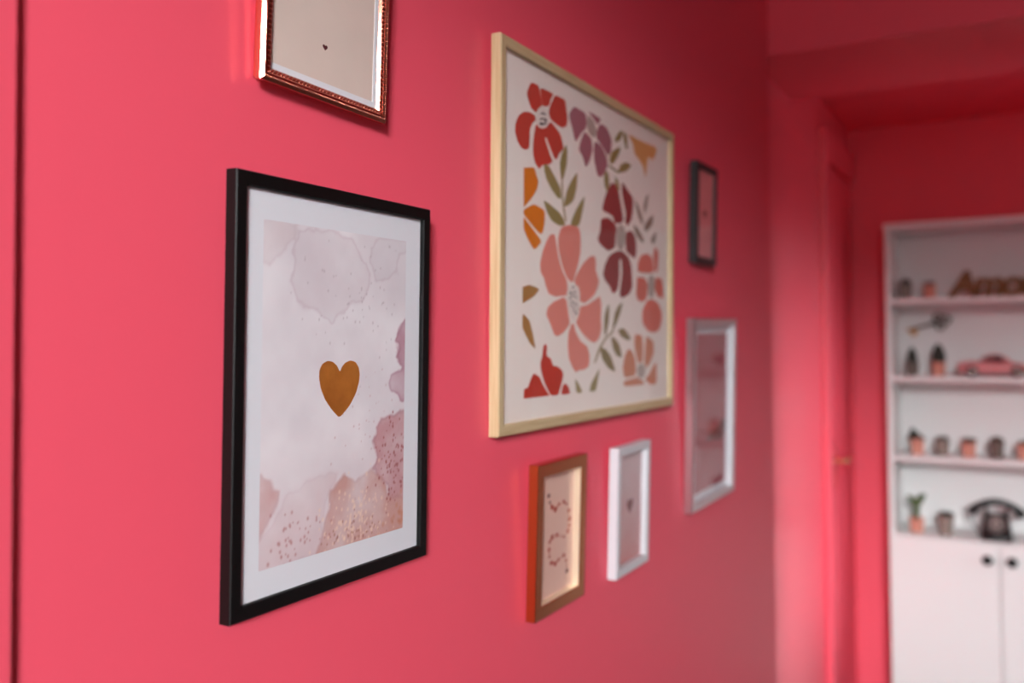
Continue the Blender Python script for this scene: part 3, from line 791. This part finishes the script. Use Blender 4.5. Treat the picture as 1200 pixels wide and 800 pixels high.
def p_paddle(bm, hgt):
    for (y, z, ry, rz, a) in ((0.0, 0.030, 0.013, 0.032, 0.05), (0.014, 0.066, 0.015, 0.024, -0.5), (-0.012, 0.072, 0.016, 0.028, 0.45),
                              (-0.002, 0.058, 0.012, 0.020, 0.0), (0.024, 0.078, 0.010, 0.015, -0.9), (-0.026, 0.086, 0.010, 0.014, 0.6)):
        add_ellipsoid(bm, (random.uniform(-.004, .004), y, z * hgt / 0.1), (0.006, ry, rz * hgt / 0.1), Matrix.Rotation(a, 3, 'X'), 12, 8)

terra = mat('coral_pot', (210, 150, 130), rough=0.6, rgb2=(184, 122, 108), scale=30)
grey_pot = mat('grey_stone_pot', (142, 132, 122), rough=0.7, rgb2=(118, 104, 98), scale=40)
dark_pot = mat('dark_grey_pot', (112, 100, 92), rough=0.7, rgb2=(92, 82, 76), scale=40)
soil = mat('potting_soil', (42, 32, 26), rough=0.95, noise=0.5, scale=90)
cactus = mat('dark_green_cactus', (26, 31, 16), rough=0.6, noise=0.35, scale=60)
bronze_leaf = mat('bronze_succulent', (66, 46, 34), rough=0.6, noise=0.3, scale=50)
bright_leaf = mat('green_paddle_cactus', (62, 86, 30), rough=0.5, noise=0.3, scale=50)

def potted(y0, y1, zb, pot_h, potm, maker, leafm, label, x=4.385, faces=6, taper=0.82, turn=0.3):
    t = tag(empty('potted_plant', (x, (y0 + y1) / 2, zb + 0.0004)), label, 'potted plant', 'small potted succulents on the bookcase')
    r = abs(y0 - y1) / 2 * 1.04
    bm = bmesh.new()
    facets(bm, r * taper, r, pot_h, faces, turn)
    build('pot', bm, potm, t, bevel=0.0015 if faces < 12 else 0.0)
    bm = bmesh.new()
    add_lathe(bm, [(r * 0.80, pot_h - 0.0115), (r * 0.80, pot_h - 0.008), (r * 0.5, pot_h - 0.006), (0.0, pot_h - 0.005)], 18)
    build('soil', bm, soil, t)
    bm = bmesh.new()
    maker(bm, r)
    o = build('plant', bm, leafm, t, smooth=True)
    o.location = (0, 0, pot_h - 0.008)
    return t
potted(-0.188, -0.247, SH[0], 0.066, grey_pot, lambda b, r: p_dome(b, r * 0.74, 0.038), cactus,
       'small dark round cactus in a grey pot on the top shelf, beside the bookcase edge')
potted(-0.286, -0.344, SH[0], 0.062, terra, lambda b, r: p_rosette(b, r * 1.15, r * 0.95, n=22), bronze_leaf,
       'low dark succulent in a pink pot on the top shelf, next to the gold letters')
potted(-0.210, -0.268, SH[1], 0.060, dark_pot, lambda b, r: p_column(b, r * 0.66, 0.076), cactus,
       'upright dark cactus in a grey pot under the wall-hung key')
potted(-0.314, -0.375, SH[1], 0.062, terra, lambda b, r: p_column(b, r * 0.82, 0.090), cactus,
       'upright dark cactus in a pink pot next to the toy car')
potted(-0.222, -0.284, SH[2], 0.070, terra, lambda b, r: p_wedge(b, r * 0.92, 0.052), cactus,
       'slanting dark succulent in a coral pot at the bookcase edge, on the middle shelf')
potted(-0.321, -0.385, SH[2], 0.068, grey_pot, lambda b, r: p_rosette(b, r * 1.05, r * 0.85, n=20), bronze_leaf,
       'low brown succulent in a pale grey pot between two coral pots')
potted(-0.425, -0.487, SH[2], 0.064, terra, lambda b, r: p_rosette(b, r * 1.25, r * 0.95, n=24), cactus,
       'flat-topped dark succulent in a coral pot between two grey pots')
potted(-0.533, -0.593, SH[2], 0.070, dark_pot, lambda b, r: p_dome(b, r * 0.86, 0.030), bronze_leaf,
       'dark grey pot with a low rounded succulent, above the telephone')
potted(-0.634, -0.694, SH[2], 0.066, terra, lambda b, r: p_rosette(b, r * 0.95, r * 0.9), cactus,
       'coral pot with a dark succulent cut off by the photo edge')
potted(-0.216, -0.280, CAB, 0.064, terra, lambda b, r: p_paddle(b, 0.115), bright_leaf,
       'green paddle cactus in a coral pot on top of the cupboard', x=4.36)
potted(-0.329, -0.396, CAB, 0.082, grey_pot, lambda b, r: p_rosette(b, r * 1.15, r * 0.85, n=24), cactus,
       'grey tapered pot with a low dark succulent, beside the black telephone', x=4.36, faces=20, taper=0.74)

# ------------------------------------------------------------------ gold word sign
cu = bpy.data.curves.new('word', 'FONT')
cu.body = 'Amour'
cu.size = 0.150
cu.extrude = 0.009
cu.bevel_depth = 0.0012
cu.offset = 0.0062
cu.space_character = 0.84
cu.shear = 0.18
tmp = bpy.data.objects.new('word_tmp', cu)
COL.objects.link(tmp)
bpy.context.view_layer.update()
me = bpy.data.meshes.new_from_object(tmp.evaluated_get(bpy.context.evaluated_depsgraph_get()))
bpy.data.objects.remove(tmp)
me.materials.clear()
glitter = mat('gold_glitter', (126, 80, 38), rough=0.5, metal=0.5, rgb2=(88, 50, 18), scale=120)
word = link('word_sign', me, glitter)
word.rotation_euler = (PI / 2, 0, -PI / 2)
word.location = (4.385, -0.395, SH[0] + 0.0095)
tag(word, 'gold glittery word sign in joined letters standing on the top shelf', 'word sign')

# ------------------------------------------------------------------ key ornament hanging on the bookcase back
key = tag(empty('key_ornament', (4.5675, -0.300, EYE + 0.075), (math.radians(-16), 0, 0)),
          'ornate antique bronze key hanging on the bookcase back above the pots', 'key ornament')
bronze = mat('antique_bronze', (84, 58, 44), rough=0.45, metal=0.6)
gold_bit = mat('rubbed_gold', (176, 122, 54), rough=0.4, metal=0.6)
# the key lies in the y-z plane, bow towards -y
def ring_pts(cy, cz, r, n=20):
    return [(-0.004, cy + r * math.cos(2 * PI * k / n), cz + r * math.sin(2 * PI * k / n)) for k in range(n + 1)]
bm = bmesh.new()
add_tube(bm, [(-0.004, 0.085, 0), (-0.004, 0.02, 0), (-0.004, -0.022, 0)], [0.006, 0.0065, 0.007], 10)
add_lathe(bm, [(0.006, -0.004), (0.010, -0.003), (0.010, 0.003), (0.006, 0.004)], 14, (-0.004, -0.012, 0), axis='y')
build('shaft', bm, bronze, key, smooth=True)
bm = bmesh.new()
for cy_, cz_, r_ in ((-0.038, 0.020, 0.016), (-0.038, -0.020, 0.016), (-0.066, 0.0, 0.018)):
    add_tube(bm, ring_pts(cy_, cz_, r_), 0.0055, 8)
add_tube(bm, ring_pts(-0.046, 0.0, 0.010), 0.005, 8)
add_ellipsoid(bm, (-0.004, -0.088, 0), (0.004, 0.008, 0.006))
build('bow', bm, bronze, key, smooth=True)
bm = bmesh.new()
add_box(bm, -0.008, -0.001, 0.062, 0.090, -0.024, -0.004)
add_box(bm, -0.008, -0.001, 0.070, 0.076, -0.032, -0.024)
add_box(bm, -0.008, -0.001, 0.082, 0.090, -0.030, -0.024)
add_ellipsoid(bm, (-0.004, 0.090, 0), (0.005, 0.009, 0.009))
o = build('bit', bm, gold_bit, key, bevel=0.001)
o['label'] = 'gold-coloured key bit'

# ------------------------------------------------------------------ pink toy car, nose towards the bookcase edge
car = tag(empty('toy_car', (4.385, -0.550, SH[1] + 0.0004)), 'pink vintage model car parked on the bookcase shelf', 'toy car')
car_pink = mat('candy_pink_enamel', (204, 130, 132), rough=0.35, coat=0.3)
chrome = mat('dull_chrome', (188, 182, 172), rough=0.25, metal=1.0)
rubber = mat('black_rubber', (22, 20, 20), rough=0.7)
dark_glass = mat('tinted_car_glass', (70, 44, 48), rough=0.15)
def section(y, zb, zt, hw, crown=0.25, n=16):
    """rounded body cross-section across the car (x) at length y"""
    pts = []
    for k in range(n):
        a = 2 * PI * k / n
        cx_, cz_ = math.cos(a), math.sin(a)
        x = hw * math.copysign(abs(cx_) ** 0.5, cx_)
        z = (zb + zt) / 2 + (zt - zb) / 2 * math.copysign(abs(cz_) ** 0.55, cz_)
        pts.append((x, y, z))
    return pts
bm = bmesh.new()
st = [(0.133, 0.020, 0.040, 0.034), (0.128, 0.012, 0.056, 0.044), (0.110, 0.010, 0.064, 0.049), (0.080, 0.010, 0.068, 0.051), (0.040, 0.010, 0.066, 0.051),
      (0.0, 0.010, 0.061, 0.052), (-0.050, 0.010, 0.061, 0.052), (-0.085, 0.010, 0.062, 0.051), (-0.115, 0.012, 0.058, 0.048), (-0.134, 0.018, 0.050, 0.040), (-0.138, 0.022, 0.042, 0.030)]
add_loft(bm, [section(*s) for s in st])
build('body', bm, car_pink, car, smooth=True)
bm = bmesh.new()
cab = [(0.046, 0.058, 0.062, 0.043), (0.026, 0.058, 0.088, 0.039), (0.006, 0.058, 0.096, 0.037), (-0.030, 0.058, 0.097, 0.037), (-0.052, 0.058, 0.086, 0.038), (-0.078, 0.058, 0.062, 0.041)]
add_loft(bm, [section(*s) for s in cab])
cb = build('cabin', bm, car_pink, car, smooth=True)
for sx in (-1, 1):
    x = sx * 0.0385
    for q in (((0.030, 0.066), (0.006, 0.066), (0.006, 0.088), (0.020, 0.084)), ((0.001, 0.066), (-0.050, 0.066), (-0.038, 0.088), (0.001, 0.089))):
        ring = lambda xx: [(xx, a, b) for a, b in q]
        bm = bmesh.new()
        add_loft(bm, [ring(x), ring(x + sx * 0.0035)])
        build('side_window', bm, dark_glass, cb)
bm = bmesh.new()
add_loft(bm, [[(-0.031, 0.0445, 0.067), (0.031, 0.0445, 0.067), (0.028, 0.0285, 0.087), (-0.028, 0.0285, 0.087)],
              [(-0.031, 0.0475, 0.068), (0.031, 0.0475, 0.068), (0.028, 0.0315, 0.088), (-0.028, 0.0315, 0.088)]])
build('windscreen', bm, dark_glass, cb)
for sx in (-1, 1):
    for y in (0.0745, -0.094):
        bm = bmesh.new()
        add_lathe(bm, [(0.010, -0.008), (0.019, -0.008), (0.0235, -0.005), (0.0235, 0.005), (0.019, 0.008), (0.010, 0.008)], 24, (sx * 0.0475, y, 0.0235), axis='x')
        w_ = build('wheel', bm, rubber, car, smooth=False)
        bm = bmesh.new()
        add_lathe(bm, [(0.0, -0.010), (0.011, -0.009), (0.013, -0.0075), (0.013, 0.0075), (0.011, 0.009), (0.0, 0.010)], 18, (sx * 0.0475, y, 0.0235), axis='x')
        build('hub_cap', bm, chrome, w_, smooth=True)
for y, nm in ((0.136, 'front_bumper'), (-0.140, 'rear_bumper')):
    bm = bmesh.new()
    add_tube(bm, [(-0.046, y - 0.012 * (1 if y > 0 else -1), 0.022), (-0.036, y, 0.022), (0.036, y, 0.022), (0.046, y - 0.012 * (1 if y > 0 else -1), 0.022)], 0.005, 8)
    build(nm, bm, chrome, car, smooth=True)
for sx in (-1, 1):
    bm = bmesh.new()
    add_ellipsoid(bm, (sx * 0.034, 0.128, 0.048), (0.008, 0.006, 0.008))
    build('headlight', bm, chrome, car, smooth=True)

# ------------------------------------------------------------------ black rotary telephone
ph = tag(empty('telephone', (4.36, -0.556, CAB + 0.0004)), 'black rotary dial telephone standing on top of the cupboard', 'telephone')
bake = mat('black_bakelite', (10, 10, 10), rough=0.35)
dial_m = mat('dial_grey', (120, 108, 104), rough=0.5)
def rrect(z, hx, hy, ox=0.0, r=0.35, n=20):
    pts = []
    for k in range(n):
        a = 2 * PI * k / n
        c_, s_ = math.cos(a), math.sin(a)
        pts.append((ox + hx * math.copysign(abs(c_) ** r, c_), hy * math.copysign(abs(s_) ** r, s_), z))
    return pts
bm = bmesh.new()
add_loft(bm, [rrect(0.0, 0.062, 0.060), rrect(0.006, 0.064, 0.062), rrect(0.014, 0.062, 0.060), rrect(0.05, 0.046, 0.055, 0.010), rrect(0.085, 0.032, 0.050, 0.020),
              rrect(0.100, 0.026, 0.044, 0.024), rrect(0.104, 0.022, 0.040, 0.024)])
build('body', bm, bake, ph, smooth=True)
for sy in (-1, 1):
    for sx in (-0.010, 0.050):
        bm = bmesh.new()
        add_tube(bm, [(sx + 0.004, sy * 0.036, 0.100), (sx + 0.004, sy * 0.040, 0.118), (sx + 0.004, sy * 0.040, 0.130)], [0.006, 0.005, 0.004], 8)
        build('cradle_prong', bm, bake, ph, smooth=True)
bm = bmesh.new()
n_ = 18
hp, hr = [], []
for i in range(n_ + 1):
    t = -1 + 2 * i / n_
    hp.append((0.024, -0.100 * t, 0.152 - 0.047 * abs(t) ** 2.0))
    hr.append(0.0140 + 0.0045 * abs(t) ** 3)
add_tube(bm, hp, hr, 14)
for sy in (-1, 1):
    add_lathe(bm, [(0.012, -0.012), (0.021, -0.010), (0.022, 0.004), (0.015, 0.016)], 18, (0.024, sy * 0.088, 0.103))
build('handset', bm, bake, ph, smooth=True)
# dial: leans back on the sloping front
Rm = Matrix.Translation((-0.0335, 0.0, 0.066)) @ Matrix.Rotation(math.radians(-66), 4, 'Y')
bm = bmesh.new()
add_lathe(bm, [(0.0, 0.0), (0.035, 0.0), (0.036, 0.004), (0.034, 0.007), (0.016, 0.007), (0.015, 0.010), (0.0, 0.0105)], 32)
bmesh.ops.transform(bm, matrix=Rm, verts=bm.verts)
dial = build('dial', bm, dial_m, ph, smooth=False)
dial['label'] = 'grey metal finger dial'
for i in range(10):
    a = math.radians(40 + i * 30)
    bm = bmesh.new()
    add_lathe(bm, [(0.0, 0.0068), (0.0058, 0.0068), (0.0058, 0.0078), (0.0, 0.0078)], 14, (0.025 * math.cos(a), 0.025 * math.sin(a), 0))
    bmesh.ops.transform(bm, matrix=Rm, verts=bm.verts)
    build('finger_hole', bm, bake, dial)
bm = bmesh.new()
cord = []
for i in range(60):
    t = i / 59
    cord.append((0.02 + 0.003 * math.cos(i * 1.9), 0.100 - 0.038 * t + 0.022 * math.sin(PI * t) * 0.4 + 0.003 * math.sin(i * 1.9), 0.094 - 0.084 * t))
add_tube(bm, cord, 0.0022, 6)
build('cord', bm, bake, ph, smooth=True)

# ------------------------------------------------------------------ daylight
w = bpy.data.worlds.new('sky'); SC.world = w
w.use_nodes = True
nt = w.node_tree
bg = nt.nodes['Background']
tc = nt.nodes.new('ShaderNodeTexCoord'); sp = nt.nodes.new('ShaderNodeSeparateXYZ'); rp = nt.nodes.new('ShaderNodeValToRGB')
mr = nt.nodes.new('ShaderNodeMapRange'); mr.inputs['From Min'].default_value = -1.0; mr.inputs['From Max'].default_value = 1.0
nt.links.new(tc.outputs['Generated'], sp.inputs[0]); nt.links.new(sp.outputs['Z'], mr.inputs['Value']); nt.links.new(mr.outputs[0], rp.inputs['Fac'])
e = rp.color_ramp.elements
e[0].position = 0.557; e[0].color = (0.04, 0.04, 0.04, 1)      # street and houses opposite
e[1].position = 0.602; e[1].color = (0.97, 0.98, 1.0, 1)  # bright sky above the roofs
for pos, v in ((0.645, 1.0), (0.70, 0.08)):
    q = e.new(pos); q.color = (0.96 * v, 0.98 * v, 1.0 * v, 1)
nt.links.new(rp.outputs['Color'], bg.inputs['Color'])
bg.inputs['Strength'].default_value = 164.0
def portal(name, loc, rot, sx, sy):
    l = bpy.data.lights.new(name, 'AREA')
    l.shape = 'RECTANGLE'; l.size = sx; l.size_y = sy
    l.cycles.is_portal = True
    o = bpy.data.objects.new(name, l); COL.objects.link(o)
    o.location = loc; o.rotation_euler = rot
portal('daylight_portal', (X_REAR - 0.12, (WY0 + WY1) / 2, (WZ0 + WZ1) / 2), (0, -PI / 2, 0), WZ1 - WZ0, WY1 - WY0)

portal('daylight_portal', ((GX0 + GX1) / 2, Y_FAR - 0.12, (GZ0 + GZ1) / 2), (PI / 2, 0, 0), GX1 - GX0, GZ1 - GZ0)

# ------------------------------------------------------------------ camera
YAW, PIT, ROL = 0.5107, 0.0290, -0.0060
fw = Vector((math.cos(YAW) * math.cos(PIT), math.sin(YAW) * math.cos(PIT), math.sin(PIT)))
r = Vector((math.sin(YAW), -math.cos(YAW), 0)); u = r.cross(fw)
r2 = r * math.cos(ROL) + u * math.sin(ROL); u2 = -r * math.sin(ROL) + u * math.cos(ROL)
cam = bpy.data.cameras.new('camera')
co = bpy.data.objects.new('camera', cam); COL.objects.link(co)
M = Matrix((r2, u2, -fw)).transposed().to_4x4()
M.translation = Vector((0, -0.666, EYE))
co.matrix_world = M
cam.sensor_width = 36
cam.lens = 1066.67 * 36 / 1200
cam.shift_y = -(400 - 371.03) / 1200
cam.clip_start = 0.01
cam.dof.use_dof = True
cam.dof.focus_distance = (Vector((0.80, -0.01, 1.45)) - Vector((0, -0.666, EYE))).dot(fw)
cam.dof.aperture_fstop = 2.35
SC.camera = co

SC.view_settings.view_transform = 'Standard'
SC.view_settings.look = 'None'
SC.view_settings.gamma = 1
SC.view_settings.use_curve_mapping = False
SC.view_settings.exposure = 0.0
SC.cycles.blur_glossy = 0.2
SC.cycles.max_bounces = 12
SC.cycles.diffuse_bounces = 8
SC.cycles.transparent_max_bounces = 16
